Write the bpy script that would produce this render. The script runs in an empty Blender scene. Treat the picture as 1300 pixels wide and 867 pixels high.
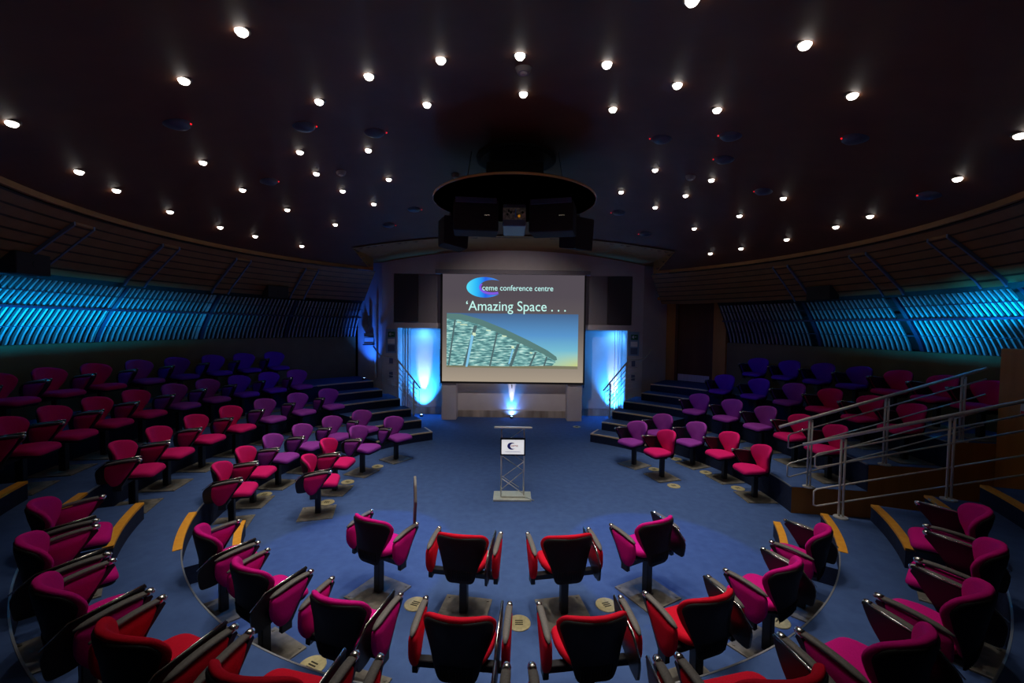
import bpy, bmesh, math, random
from mathutils import Vector, Matrix
random.seed(7)
C = bpy.context.scene.collection
PI = math.pi
sin, cos, R = math.sin, math.cos, math.radians

# ------------------------------------------------------------------ materials
def mat(name, col, rough=.6, metal=0, emit=None, es=0, spec=.5):
    m = bpy.data.materials.new(name); m.use_nodes = True
    b = m.node_tree.nodes['Principled BSDF']
    b.inputs['Base Color'].default_value = (*col, 1)
    b.inputs['Roughness'].default_value = rough
    b.inputs['Metallic'].default_value = metal
    b.inputs['Specular IOR Level'].default_value = spec
    if emit:
        b.inputs['Emission Color'].default_value = (*emit, 1)
        b.inputs['Emission Strength'].default_value = es
    return m
def noisy(name, c1, c2, scale=40, rough=.9, bump=0., stretch=(1, 1, 1), metal=0, spec=.3, detail=4):
    m = mat(name, c1, rough, metal, spec=spec); nt = m.node_tree; n = nt.nodes; l = nt.links
    b = n['Principled BSDF']
    tc = n.new('ShaderNodeTexCoord'); mp = n.new('ShaderNodeMapping'); mp.inputs['Scale'].default_value = stretch
    no = n.new('ShaderNodeTexNoise'); no.inputs['Scale'].default_value = scale; no.inputs['Detail'].default_value = detail
    cr = n.new('ShaderNodeValToRGB'); cr.color_ramp.elements[0].color = (*c1, 1); cr.color_ramp.elements[1].color = (*c2, 1)
    cr.color_ramp.elements[0].position = .3; cr.color_ramp.elements[1].position = .7
    l.new(tc.outputs['Object'], mp.inputs['Vector']); l.new(mp.outputs[0], no.inputs['Vector'])
    l.new(no.outputs['Fac'], cr.inputs['Fac']); l.new(cr.outputs['Color'], b.inputs['Base Color'])
    if bump:
        bp = n.new('ShaderNodeBump'); bp.inputs['Strength'].default_value = bump; bp.inputs['Distance'].default_value = .01
        l.new(no.outputs['Fac'], bp.inputs['Height']); l.new(bp.outputs[0], b.inputs['Normal'])
    return m
M = {}
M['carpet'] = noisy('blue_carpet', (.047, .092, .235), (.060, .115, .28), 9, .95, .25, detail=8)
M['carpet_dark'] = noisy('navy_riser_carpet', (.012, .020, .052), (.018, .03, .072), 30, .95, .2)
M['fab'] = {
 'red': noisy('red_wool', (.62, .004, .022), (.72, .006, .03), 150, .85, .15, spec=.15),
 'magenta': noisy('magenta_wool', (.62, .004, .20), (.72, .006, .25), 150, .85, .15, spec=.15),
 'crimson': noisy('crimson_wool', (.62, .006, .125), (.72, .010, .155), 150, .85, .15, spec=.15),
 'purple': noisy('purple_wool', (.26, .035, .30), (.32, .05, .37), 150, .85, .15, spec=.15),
 'violet': noisy('blue_lit_violet_wool', (.12, .016, .36), (.15, .022, .44), 150, .85, .15, spec=.15)}  # violet: blue light on the chairs near the stage, painted into the fabric
M['plastic'] = noisy('black_textured_plastic', (.009, .008, .008), (.015, .013, .013), 300, .65, .1, spec=.25)
M['blackmetal'] = mat('black_powder_coat', (.010, .010, .011), .4)
M['pad'] = noisy('grey_arm_rubber', (.13, .12, .11), (.18, .165, .15), 120, .55, .05)
M['chrome'] = mat('polished_steel', (.80, .78, .72), .24, 1)
M['tablet'] = mat('dark_tablet_laminate', (.012, .010, .012), .35)
M['steel'] = noisy('brushed_steel', (.66, .63, .56), (.82, .78, .70), 30, .36, 0, (1, 1, .05), .15, spec=.9)
M['plate'] = noisy('worn_steel_base_plate', (.17, .155, .125), (.29, .265, .215), 14, .5, .2, metal=0)
M['brass'] = noisy('brass_floor_box', (.36, .31, .16), (.50, .43, .22), 30, .45, .1, metal=0)
M['brass_dark'] = mat('brass_slot', (.04, .035, .02), .5, .5)
M['yellow'] = noisy('yellow_nosing', (.85, .33, .02), (.92, .42, .04), 20, .6)
M['tan'] = noisy('tan_nosing', (.74, .54, .30), (.84, .64, .38), 20, .5)
M['edge'] = mat('pale_edge_trim', (.40, .42, .44), .4, .6)
M['wood'] = noisy('dark_oak_panel', (.44, .17, .028), (.56, .23, .042), 6, .45, .05, (1, 1, .12))
M['doorwood'] = noisy('red_brown_door_veneer', (.10, .030, .012), (.14, .045, .018), 6, .45, .05, (1, 1, .12))
M['wallpaint'] = noisy('tan_wall_paint', (.17, .125, .055), (.20, .145, .065), 4, .85)
M['white'] = noisy('pale_stage_wall_paint', (.55, .50, .50), (.60, .55, .55), 3, .7)
M['greypanel'] = noisy('grey_acoustic_panel', (.24, .22, .235), (.27, .25, .265), 60, .8)
M['black'] = mat('matt_black', (.004, .004, .005), .7)
M['speakercloth'] = noisy('black_speaker_cloth', (.024, .021, .022), (.036, .032, .033), 200, .9)
M['slat'] = mat('pale_louvre_slat', (.32, .31, .30), .5)
M['slatrail'] = mat('blue_black_rail', (.02, .02, .05), .5)
M['lamp'] = mat('lamp_glow', (1, 1, 1), .5, emit=(1, .93, .84), es=9)
M['lampring'] = mat('downlight_ring', (.10, .08, .07), .4, .5)
M['led'] = mat('red_led', (1, 0, 0), .5, emit=(1, .01, .02), es=1.2)
M['sensor'] = mat('blue_grey_sensor', (.045, .06, .10), .5)
M['bluelens'] = mat('blue_uplight_lens', (.2, .5, 1), .3, emit=(.35, .65, 1), es=12)
M['offwhite'] = mat('off_white_plastic', (.55, .55, .50), .4)
M['acrylic'] = mat('pale_lectern_top', (.70, .68, .60), .25)
M['pewter'] = noisy('pale_metal_base', (.50, .52, .44), (.60, .62, .54), 20, .35, 0, metal=.3)
M['exitgreen'] = mat('exit_green', (.0, .16, .07), .5)
M['paper'] = mat('white_paper', (.88, .88, .88), .7)
M['boxblue'] = mat('blue_grey_housing', (.10, .13, .22), .45)
M['socket'] = noisy('socket_plate', (.10, .09, .09), (.5, .46, .42), 28, .35, metal=.5)
M['amber'] = mat('amber_cap', (.8, .3, .01), .4, emit=(1, .4, .02), es=.25)
M['plywood'] = mat('plywood_edge', (.50, .24, .07), .5)
M['kick'] = noisy('stainless_kickplate', (.26, .20, .15), (.75, .66, .54), 3, .35, 0, (1, 1, .2), metal=.3)

def radial_wood(name, c1, c2, period, groove):
    """timber boards laid in rings: grooves at regular distances from the room's axis"""
    m = noisy(name, c1, c2, 5, .45, 0, (1, 1, 1)); nt = m.node_tree; n = nt.nodes; l = nt.links
    b = n['Principled BSDF']; src = b.inputs['Base Color'].links[0].from_socket
    g = n.new('ShaderNodeNewGeometry'); sx = n.new('ShaderNodeSeparateXYZ'); l.new(g.outputs['Position'], sx.inputs[0])
    def mth(op, a, bb):
        k = n.new('ShaderNodeMath'); k.operation = op
        for i, v in enumerate((a, bb)):
            if isinstance(v, (int, float)): k.inputs[i].default_value = v
            else: l.new(v, k.inputs[i])
        return k.outputs[0]
    r = mth('SQRT', mth('ADD', mth('MULTIPLY', sx.outputs[0], sx.outputs[0]), mth('MULTIPLY', sx.outputs[1], sx.outputs[1])), 0)
    f = mth('GREATER_THAN', mth('MODULO', r, period), groove)
    mx = n.new('ShaderNodeMix'); mx.data_type = 'RGBA'
    mx.inputs[6].default_value = (c1[0]*.18, c1[1]*.18, c1[2]*.18, 1)
    l.new(f, mx.inputs[0]); l.new(src, mx.inputs[7]); l.new(mx.outputs[2], b.inputs['Base Color'])
    return m
M['soffit'] = radial_wood('slatted_soffit_timber', (.21, .10, .035), (.26, .125, .045), .125, .022)
M['dome'] = noisy('dark_brown_ceiling', (.095, .032, .014), (.12, .042, .019), 3, .6)
M['vault'] = noisy('brown_arch_lining', (.26, .115, .035), (.31, .14, .045), 4, .6)

# ------------------------------------------------------------------ helpers
def obj(name, bm, m, parent=None, smooth=False, kind=None):
    me = bpy.data.meshes.new(name); bmesh.ops.recalc_face_normals(bm, faces=bm.faces[:])
    if smooth:
        for f in bm.faces: f.smooth = True
    bm.to_mesh(me); bm.free()
    for k in (m if isinstance(m, (list, tuple)) else [m]): me.materials.append(k)
    o = bpy.data.objects.new(name, me); C.objects.link(o)
    if parent: o.parent = parent
    if kind: o['kind'] = kind
    if smooth:
        md = o.modifiers.new('split', 'EDGE_SPLIT'); md.split_angle = R(50)
    return o
def tag(o, label, cat, group=None):
    o['label'] = label; o['category'] = cat
    if group: o['group'] = group
    return o
def empty(name, loc, rz, label, cat, group=None):
    o = bpy.data.objects.new(name, None); C.objects.link(o); o.empty_display_size = .1
    o.location = loc; o.rotation_euler = (0, 0, rz)
    return tag(o, label, cat, group)
def box(bm, x0, x1, y0, y1, z0, z1, mi=0, mx=None):
    vs = [bm.verts.new((mx @ Vector(p)) if mx else p) for p in
          ((x0,y0,z0),(x1,y0,z0),(x1,y1,z0),(x0,y1,z0),(x0,y0,z1),(x1,y0,z1),(x1,y1,z1),(x0,y1,z1))]
    for q in ((0,3,2,1),(4,5,6,7),(0,1,5,4),(1,2,6,5),(2,3,7,6),(3,0,4,7)):
        bm.faces.new([vs[i] for i in q]).material_index = mi
def B(*a, **k):
    bm = bmesh.new(); box(bm, *a, **k); return bm
def bevel(bm, w, seg=2):
    bmesh.ops.bevel(bm, geom=bm.edges[:], offset=w, segments=seg, affect='EDGES', profile=.5); return bm
def tube(bm, pts, r, n=8, cap=True, mi=0):
    pts = [Vector(p) for p in pts]; rings = []
    t0 = (pts[1]-pts[0]).normalized()
    up = Vector((0, 0, 1)) if abs(t0.z) < .9 else Vector((1, 0, 0))
    u = t0.cross(up).normalized()
    for i, p in enumerate(pts):
        if i == 0: t = t0; k = 1
        elif i == len(pts)-1: t = (pts[i]-pts[i-1]).normalized(); k = 1
        else:
            a = (p-pts[i-1]).normalized(); b = (pts[i+1]-p).normalized(); t = (a+b).normalized()
            k = 1/max(.5, t.dot(a))
        u = (u - t*u.dot(t)).normalized(); v = t.cross(u)
        rr = r[i] if isinstance(r, (list, tuple)) else r
        rings.append([bm.verts.new(p + (u*cos(2*PI*j/n) + v*sin(2*PI*j/n))*rr) for j in range(n)])
    for a, b in zip(rings, rings[1:]):
        for j in range(n):
            f = bm.faces.new((a[j], a[(j+1) % n], b[(j+1) % n], b[j])); f.material_index = mi; f.smooth = True
    if cap:
        bm.faces.new(rings[0][::-1]).material_index = mi; bm.faces.new(rings[-1]).material_index = mi
def T(pts, r, n=8):
    bm = bmesh.new(); tube(bm, pts, r, n); return bm
def lathe(bm, prof, n=24, mi=0, c=(0, 0, 0)):
    rs = [[bm.verts.new((c[0]+r*cos(2*PI*j/n), c[1]+r*sin(2*PI*j/n), c[2]+z)) for j in range(n)] for r, z in prof]
    for a, b in zip(rs, rs[1:]):
        for j in range(n): bm.faces.new((a[j], a[(j+1) % n], b[(j+1) % n], b[j])).material_index = mi
    bm.faces.new(rs[0]).material_index = mi; bm.faces.new(rs[-1]).material_index = mi
def prism(bm, poly, f, d0, d1, mi=0):
    """extrude a 2D polygon: f(a,b,d) -> point"""
    a = [bm.verts.new(f(p[0], p[1], d0)) for p in poly]; b = [bm.verts.new(f(p[0], p[1], d1)) for p in poly]
    n = len(poly)
    bm.faces.new(a).material_index = mi; bm.faces.new(b[::-1]).material_index = mi
    for i in range(n): bm.faces.new((a[i], b[i], b[(i+1) % n], a[(i+1) % n])).material_index = mi
def cushion(bm, pts, F, tf, tb, prof=((1, 0), (.985, .45), (.94, .8), (.84, .95), (.5, 1)), mi=0):
    """domed pad: outline pts, F(a,b,offset)->point, front and back bulge"""
    cx = sum(p[0] for p in pts)/len(pts); cy = sum(p[1] for p in pts)/len(pts); n = len(pts)
    def ring(s, o): return [bm.verts.new(F(cx+(p[0]-cx)*s, cy+(p[1]-cy)*s, o)) for p in pts]
    edge = ring(1, 0)
    for sgn, t in ((1, tf), (-1, tb)):
        prev = edge
        for s, h in prof[1:]:
            cur = ring(s, sgn*t*h)
            for i in range(n):
                f = bm.faces.new((prev[i], prev[(i+1) % n], cur[(i+1) % n], cur[i])); f.material_index = mi; f.smooth = True
            prev = cur
        c = bm.verts.new(F(cx, cy, sgn*t))
        for i in range(n):
            f = bm.faces.new((prev[i], prev[(i+1) % n], c)); f.material_index = mi; f.smooth = True
def rounded(poly, r, seg=5):
    out = []; n = len(poly)
    for i in range(n):
        p = Vector(poly[i]); a = Vector(poly[i-1]); b = Vector(poly[(i+1) % n])
        rr = r[i] if isinstance(r, (list, tuple)) else r
        u = (a-p); v = (b-p); rr = min(rr, u.length*.48, v.length*.48)
        p0 = p+u.normalized()*rr; p1 = p+v.normalized()*rr
        for k in range(seg+1):
            t = k/seg; q = p0*(1-t)**2 + p*2*t*(1-t) + p1*t*t; out.append((q.x, q.y))
    return out
def P(r, az, z=0):
    """room polar coordinates: azimuth measured from the stage direction, clockwise"""
    return Vector((r*sin(R(az)), r*cos(R(az)), z))
def arc_block(bm, r0, r1, a0, a1, z0, z1, step=2.0, mt=0, mr=0, me=0):
    """annular block; material slots: top / riser / end faces"""
    n = max(1, int(abs(a1-a0)/step)); A = [a0+(a1-a0)*i/n for i in range(n+1)]
    g = [[bm.verts.new(P(r, a, z)) for (r, z) in ((r0, z0), (r0, z1), (r1, z1), (r1, z0))] for a in A]
    for p, q in zip(g, g[1:]):
        for i, m in ((0, mr), (1, mt), (2, mr), (3, mr)):
            bm.faces.new((p[i], q[i], q[(i+1) % 4], p[(i+1) % 4])).material_index = m
    bm.faces.new(g[0]).material_index = me; bm.faces.new(g[-1][::-1]).material_index = me
def sweep(bm, prof, a0, a1, step=2.0, mi=0):
    n = max(1, int(abs(a1-a0)/step)); A = [a0+(a1-a0)*i/n for i in range(n+1)]
    g = [[bm.verts.new(P(r, a, z)) for r, z in prof] for a in A]
    for p, q in zip(g, g[1:]):
        for i in range(len(prof)-1): bm.faces.new((p[i], q[i], q[i+1], p[i+1])).material_index = mi
    return g
def copy_tree(o, parent=None):
    c = o.copy(); C.objects.link(c); c.parent = parent
    for ch in kids(o): copy_tree(ch, c)
    return c
KIDS = {}
def kids(o): return [c for c in o.children]
NUM = ['first', 'second', 'third', 'fourth', 'fifth', 'sixth', 'seventh', 'eighth', 'ninth', 'tenth', 'eleventh', 'twelfth']

# ------------------------------------------------------------------ floor, tiers and steps
S = .189
bm = bmesh.new()
ring = [bm.verts.new((10*cos(2*PI*i/96), 10*sin(2*PI*i/96), 0)) for i in range(96)]
low = [bm.verts.new((v.co.x, v.co.y, -.1)) for v in ring]
bm.faces.new(ring); bm.faces.new(low[::-1])
for i in range(96): bm.faces.new((ring[i], low[i], low[(i+1) % 96], ring[(i+1) % 96]))
obj('floor', bm, M['carpet'], kind='structure')
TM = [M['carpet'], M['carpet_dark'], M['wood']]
WR = 7.32
t1, t2, t3 = 4.09, 5.08, 6.05
AL, AR = 36.5, 97.8           # ends of the seating banks
def tiers(a0, a1, near_wood=None):
    for (ra, rb, k, d) in ((t1, t2, 2, -4.6), (t2, t3, 4, -2.2), (t3, WR, 6, 1.6)):
        bm = bmesh.new()
        lo, hi = a0, a1
        # tiers run a little further towards the stage the lower they are
        if a0 > 0: lo = a0 + d if abs(a0-AL) < 1 else a0
        if a1 < 0: hi = a1 - d if abs(a1+AL) < 1 else a1
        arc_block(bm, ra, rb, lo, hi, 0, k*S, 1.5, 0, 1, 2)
        obj('floor', bm, TM, kind='structure')
# left + near bank run as one continuous horseshoe, the right bank stands apart across the exit passage
tiers(-249.5, -AL)
tiers(AL, AR)
# half steps in the aisles
HS = [(3.59, t1, 1), (4.59, t2, 3), (5.56, t3, 5)]
def aisle(a0, a1, nose, wid, d=(0, 0, 0)):
    for (ra, rb, k), dd in zip(HS, d):
        lo, hi = (a0, a1)
        if a0 < 0 and a1 > -60: hi = a1 - dd
        if a0 > 0 and a0 < 60: lo = a0 + dd
        bm = bmesh.new(); arc_block(bm, ra, rb+.005, lo, hi, max(0, (k-1)*S), k*S, 1.5, 0, 1, 1)
        obj('aisle_step', bm, TM, kind='structure')
        bm = bmesh.new(); arc_block(bm, ra-.004, ra+wid, lo, hi, k*S-.02, k*S+.006, 1.5)
        obj('trim', bm, M[nose], kind='structure')
    for rr, k, dd in ((t1, 2, -4.6), (t2, 4, -2.2), (t3, 6, 1.6)):
        lo, hi = (a0, a1)
        if a0 < 0 and a1 > -60: hi = -AL - dd
        if a0 > 0 and a0 < 60: lo = AL + dd
        bm = bmesh.new(); arc_block(bm, rr-.004, rr+wid, lo, hi, k*S-.02, k*S+.006, 1.5)
        obj('trim', bm, M[nose], kind='structure')
FA = 52
aisle(-FA, -31, 'tan', .035, (-.5, 2, 6.5))
aisle(31, FA, 'tan', .035, (-.5, 2, 6.5))
aisle(-126.5, -112.9, 'yellow', .075)
aisle(110.4, 124.5, 'yellow', .075)
# return of the yellow line at the free end of the lowest steps
for sg in (-1, 1):
    bm = bmesh.new(); arc_block(bm, 3.62, t1-.01, sg*30.5, sg*31.1, S-.02, S+.006, 1.5); obj('trim', bm, M['tan'], kind='structure')
# pale edge trim along the tier edges
for a0, a1 in ((-FA, -112.9), (-126.5, -249.4), (FA, 97.6)):
    for rr, k in ((t1, 2), (t2, 4), (t3, 6)):
        bm = bmesh.new(); arc_block(bm, rr-.004, rr+.008, a0, a1, k*S-.012, k*S+.004, 1.5)
        obj('trim', bm, M['edge'], kind='structure')

# ------------------------------------------------------------------ enclosing walls
def cyl_wall(name, a0, a1, z0, z1, m, r=WR, th=.12):
    bm = bmesh.new(); arc_block(bm, r, r+th, a0, a1, z0, z1, 2); return obj(name, bm, m, kind='structure')
cyl_wall('wall_left', -38.6, -180, 0, 2.28, M['wallpaint'])
cyl_wall('wall_back', 180, 111, 0, 2.28, M['wallpaint'])
cyl_wall('wall_right', 97.9, 51, 0, 2.28, M['wallpaint'])
# wood lined wall with the side door near the stage
bm = bmesh.new()
arc_block(bm, WR, WR+.14, 37.9, 39.9, 0, 3.42, 1); arc_block(bm, WR, WR+.14, 48.1, 51, 0, 3.42, 1)
arc_block(bm, WR, WR+.14, 39.9, 48.1, 3.34, 3.42, 1); arc_block(bm, 6.5, WR+.14, 37.9, 51, 3.42, 3.5, 1)
arc_block(bm, WR-.07, WR, 48.3, 50.9, 6*S, 3.42, 1)
obj('wall_right', bm, M['wood'], kind='structure')
bm = bmesh.new(); arc_block(bm, WR+.05, WR+.1, 39.9, 48.1, 6*S, 3.34, 2)
dr = obj('door_1', bm, M['doorwood'], kind='structure')
bm = bmesh.new(); arc_block(bm, WR-.01, WR+.05, 39.9, 40.5, 6*S, 3.34, 1); arc_block(bm, WR-.01, WR+.05, 47.5, 48.1, 6*S, 3.34, 1)
obj('door_frame', bm, M['doorwood'], dr)
bm = bmesh.new(); arc_block(bm, WR+.03, WR+.05, 40.6, 47.4, 6*S+.01, 6*S+.2, 1); obj('kick_plate', bm, M['steel'], dr)

# louvred band: backing, rails and curved slats, panel by panel
LP = [(7.22, 2.29), (7.17, 2.42), (7.08, 2.58), (6.97, 2.74), (6.86, 2.90), (6.74, 3.05), (6.60, 3.22)]
for s_ in (1, -1):
    lim = (-38.6, -180) if s_ < 0 else (51, 180)
    bm = bmesh.new(); sweep(bm, [(r+.16, z+.02) for r, z in LP] + [(6.62, 3.36), (6.50, 3.40)], lim[0], lim[1], 2)
    sweep(bm, [(WR+.1, 2.28), (7.36, 2.31)], lim[0], lim[1], 2)
    obj('wall_left' if s_ < 0 else 'wall_right', bm, M['black'], kind='structure')
def louvre(a0, a1, label):
    t = empty('louvre_panel', P(7.2, (a0+a1)/2, 2.28), 0, label, 'louvre', 'louvre panels around the wall')
    c = t.location
    bm = bmesh.new(); n = int(abs(a1-a0-1.0)/.74); s = (a1-a0)/abs(a1-a0)
    skip = {n//2}
    for i in range(n):
        a = a0 + s*(.6+.74*i); w = .115
        g = []
        for j in range(13):
            f = j/12*(len(LP)-1); k = min(int(f), len(LP)-2); ff = f-k
            r = LP[k][0]*(1-ff)+LP[k+1][0]*ff; z = LP[k][1]*(1-ff)+LP[k+1][1]*ff
            g.append([bm.verts.new(P(r+dr_, a+da, z)-c) for dr_, da in ((0, -w), (0, w), (.035, w), (.035, -w))])
        for p, q in zip(g, g[1:]):
            for m_ in range(4): bm.faces.new((p[m_], q[m_], q[(m_+1) % 4], p[(m_+1) % 4]))
        bm.faces.new(g[0]); bm.faces.new(g[-1][::-1])
        if i in skip or i == n//2+1:   # doubled slat where two boards meet
            pass
    obj('slats', bm, M['slat'], t)
    for r, z, h, d in ((6.885, 2.84, .035, .03), (7.10, 2.56, .012, .02), (6.74, 3.06, .012, .02)):
        bm = bmesh.new(); arc_block(bm, r-d, r, a0, a1, z-h/2, z+h/2, 2)
        for v in bm.verts: v.co -= c
        obj('rail', bm, M['slatrail'], t)
    bm = bmesh.new(); w = .16
    g = []
    for (r, z) in LP: g.append([bm.verts.new(P(r+dr_, a1+da, z)-c) for dr_, da in ((-.03, -w*1.6), (-.03, w*1.6), (.1, w*1.6), (.1, -w*1.6))])
    for p, q in zip(g, g[1:]):
        for m_ in range(4): bm.faces.new((p[m_], q[m_], q[(m_+1) % 4], p[(m_+1) % 4]))
    bm.faces.new(g[0]); bm.faces.new(g[-1][::-1])
    obj('divider', bm, M['slatrail'], t)
LL = ['unlit louvre panel on the left wall, the one nearest the stage', 'dim teal louvre panel on the left wall, second from the stage',
      'blue-lit louvre panel on the left wall, third from the stage', 'bright cyan-lit louvre panel at the left edge of the room']
for (a0, a1), lb in zip(((-38.5, -54), (-54, -69.3), (-69.3, -84.5), (-84.5, -102)), LL): louvre(a0, a1, lb)
LL = ['unlit louvre panel on the right wall beside the wooden door', 'blue-lit louvre panel on the right wall, second from the wooden door',
      'bright cyan-lit louvre panel on the right wall above the exit railing']
for (a0, a1), lb in zip(((51.5, 68.7), (68.7, 83.7), (83.7, 100)), LL): louvre(a0, a1, lb)

# ------------------------------------------------------------------ ceiling: soffit, rim, dome with the arched stage bay
SW, SY = 3.69, 5.38
def vault(x): return 4.77 - .38*(x/SW)**2
def domeh(r): return 5.2 - 1.1*(r/5.75)**2
bm = bmesh.new(); sweep(bm, [(6.60, 3.30), (6.50, 3.40), (6.28, 3.60), (6.05, 3.80), (5.75, 4.04)], 38.6, 321.4, 2)
obj('ceiling', bm, M['soffit'], kind='structure')
bm = bmesh.new()
g = sweep(bm, [(5.70, 4.12), (5.70, 4.05), (5.75, 4.05), (5.75, 4.12)], 39.5, 320.5, 2); obj('trim', bm, M['vault'], kind='structure')
bm = bmesh.new()
nr, na = 60, 240
grid = []
for i in range(nr+1):
    row = []
    for j in range(na):
        r = 5.75*i/nr if i < nr else 5.75; a = 2*PI*j/na; x, y = r*sin(a), r*cos(a)
        row.append(bm.verts.new((x, y, domeh(r))))
    grid.append(row)
for i in range(nr):
    for j in range(na):
        q = (grid[i][j], grid[i][(j+1) % na], grid[i+1][(j+1) % na], grid[i+1][j])
        cx = sum(v.co.x for v in q)/4; cy = sum(v.co.y for v in q)/4; cz = sum(v.co.z for v in q)/4
        if cy > 2 and abs(cx) < SW and vault(cx) > cz: continue
        if cy > SY: continue
        try: bm.faces.new(q if i else (grid[0][0], grid[1][(j+1) % na], grid[1][j]))
        except ValueError: pass
obj('ceiling', bm, M['dome'], smooth=False, kind='structure')
# arched bay in front of the stage wall: vault lining plus its downstand towards the dome
bm = bmesh.new(); NX = 40; front = []; back = []; fl = []
for i in range(NX+1):
    x = -SW + 2*SW*i/NX; v = vault(x)
    rr = 5.75*math.sqrt((5.2-v)/1.1); y0 = math.sqrt(max(rr*rr-x*x, 4)) - .12
    front.append(bm.verts.new((x, y0, v))); back.append(bm.verts.new((x, SY+.1, v)))
for i in range(NX): bm.faces.new((front[i], front[i+1], back[i+1], back[i]))
for sg, (f_, b_) in ((-1, (front[0], back[0])), (1, (front[-1], back[-1]))):
    m0 = bm.verts.new((sg*SW, 4.62, 4.39)); bm.faces.new((f_, m0, bm.verts.new((sg*SW, 4.62, 3.90)), bm.verts.new((sg*SW, 4.41, 4.05))))
obj('ceiling', bm, M['vault'], kind='structure')
for sg in (-1, 1):
    x0, x1 = sorted((sg*SW, sg*6)); obj('ceiling', B(x0, x1, 4.62, 6.4, 4.39, 4.45), M['vault'], kind='structure')
# radial beams under the soffit
for i, (az, lb) in enumerate(((-54, 'on the left, nearest the stage'), (-69.3, 'on the left, second from the stage'), (-83.5, 'on the left, third from the stage'),
           (-98, 'at the left edge'), (68.7, 'on the right, nearest the wooden door'), (83.7, 'on the right, second from the wooden door'), (97, 'on the right, above the exit passage'))):
    def bar(a, w, d):
        bm = bmesh.new(); g = []
        for r, z in ((6.58, 3.28), (6.50, 3.385), (6.05, 3.78), (5.86, 3.94)):
            g.append([bm.verts.new(P(r, a+da, z+dz)) for da, dz in ((-w, -d), (w, -d), (w, .05), (-w, .05))])
        for p, q in zip(g, g[1:]):
            for m_ in range(4): bm.faces.new((p[m_], q[m_], q[(m_+1) % 4], p[(m_+1) % 4]))
        bm.faces.new(g[0]); bm.faces.new(g[-1][::-1]); return bm
    t = tag(obj('ceiling_beam', bar(az, 1.3, .02), M['soffit']), 'dark radial beam under the slatted soffit, '+lb, 'beam', 'radial soffit beams')
    obj('edge_strip', bar(az-1.5, .14, .035), M['boxblue'], t, ); obj('edge_strip', bar(az+1.5, .14, .035), M['boxblue'], t)

# ------------------------------------------------------------------ stage wall
fXZ = lambda a, b, d: Vector((a, d, b))
bm = bmesh.new()
top = [(-SW + 2*SW*i/24, vault(-SW + 2*SW*i/24)+.02) for i in range(25)]
prism(bm, [(SW, 4.09), (-SW, 4.09)] + top, fXZ, SY, SY+.25)
for sg in (-1, 1):
    x0, x1 = sorted((sg*3.36, sg*SW)); box(bm, x0, x1, SY, SY+.25, 2.56, 4.09)
    x0, x1 = sorted((sg*3.25, sg*SW)); box(bm, x0, x1, SY, SY+.6, 0, 2.56)
    x0, x1 = sorted((sg*1.56, sg*1.97)); box(bm, x0, x1, SY-.16, SY+.3, 0, 2.56)
box(bm, -3.36, 3.36, SY, SY+.6, 2.56, 2.71)
box(bm, -3.3, 3.3, SY+.6, SY+.7, 0, 2.6)
box(bm, -1.56, 1.56, SY+.24, SY+.3, 0, 2.56)
obj('wall_stage', bm, M['white'], kind='structure')
obj('wall_stage', B(-3.36, 3.36, SY+.08, SY+.2, 2.71, 4.09), M['greypanel'], kind='structure')
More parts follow.
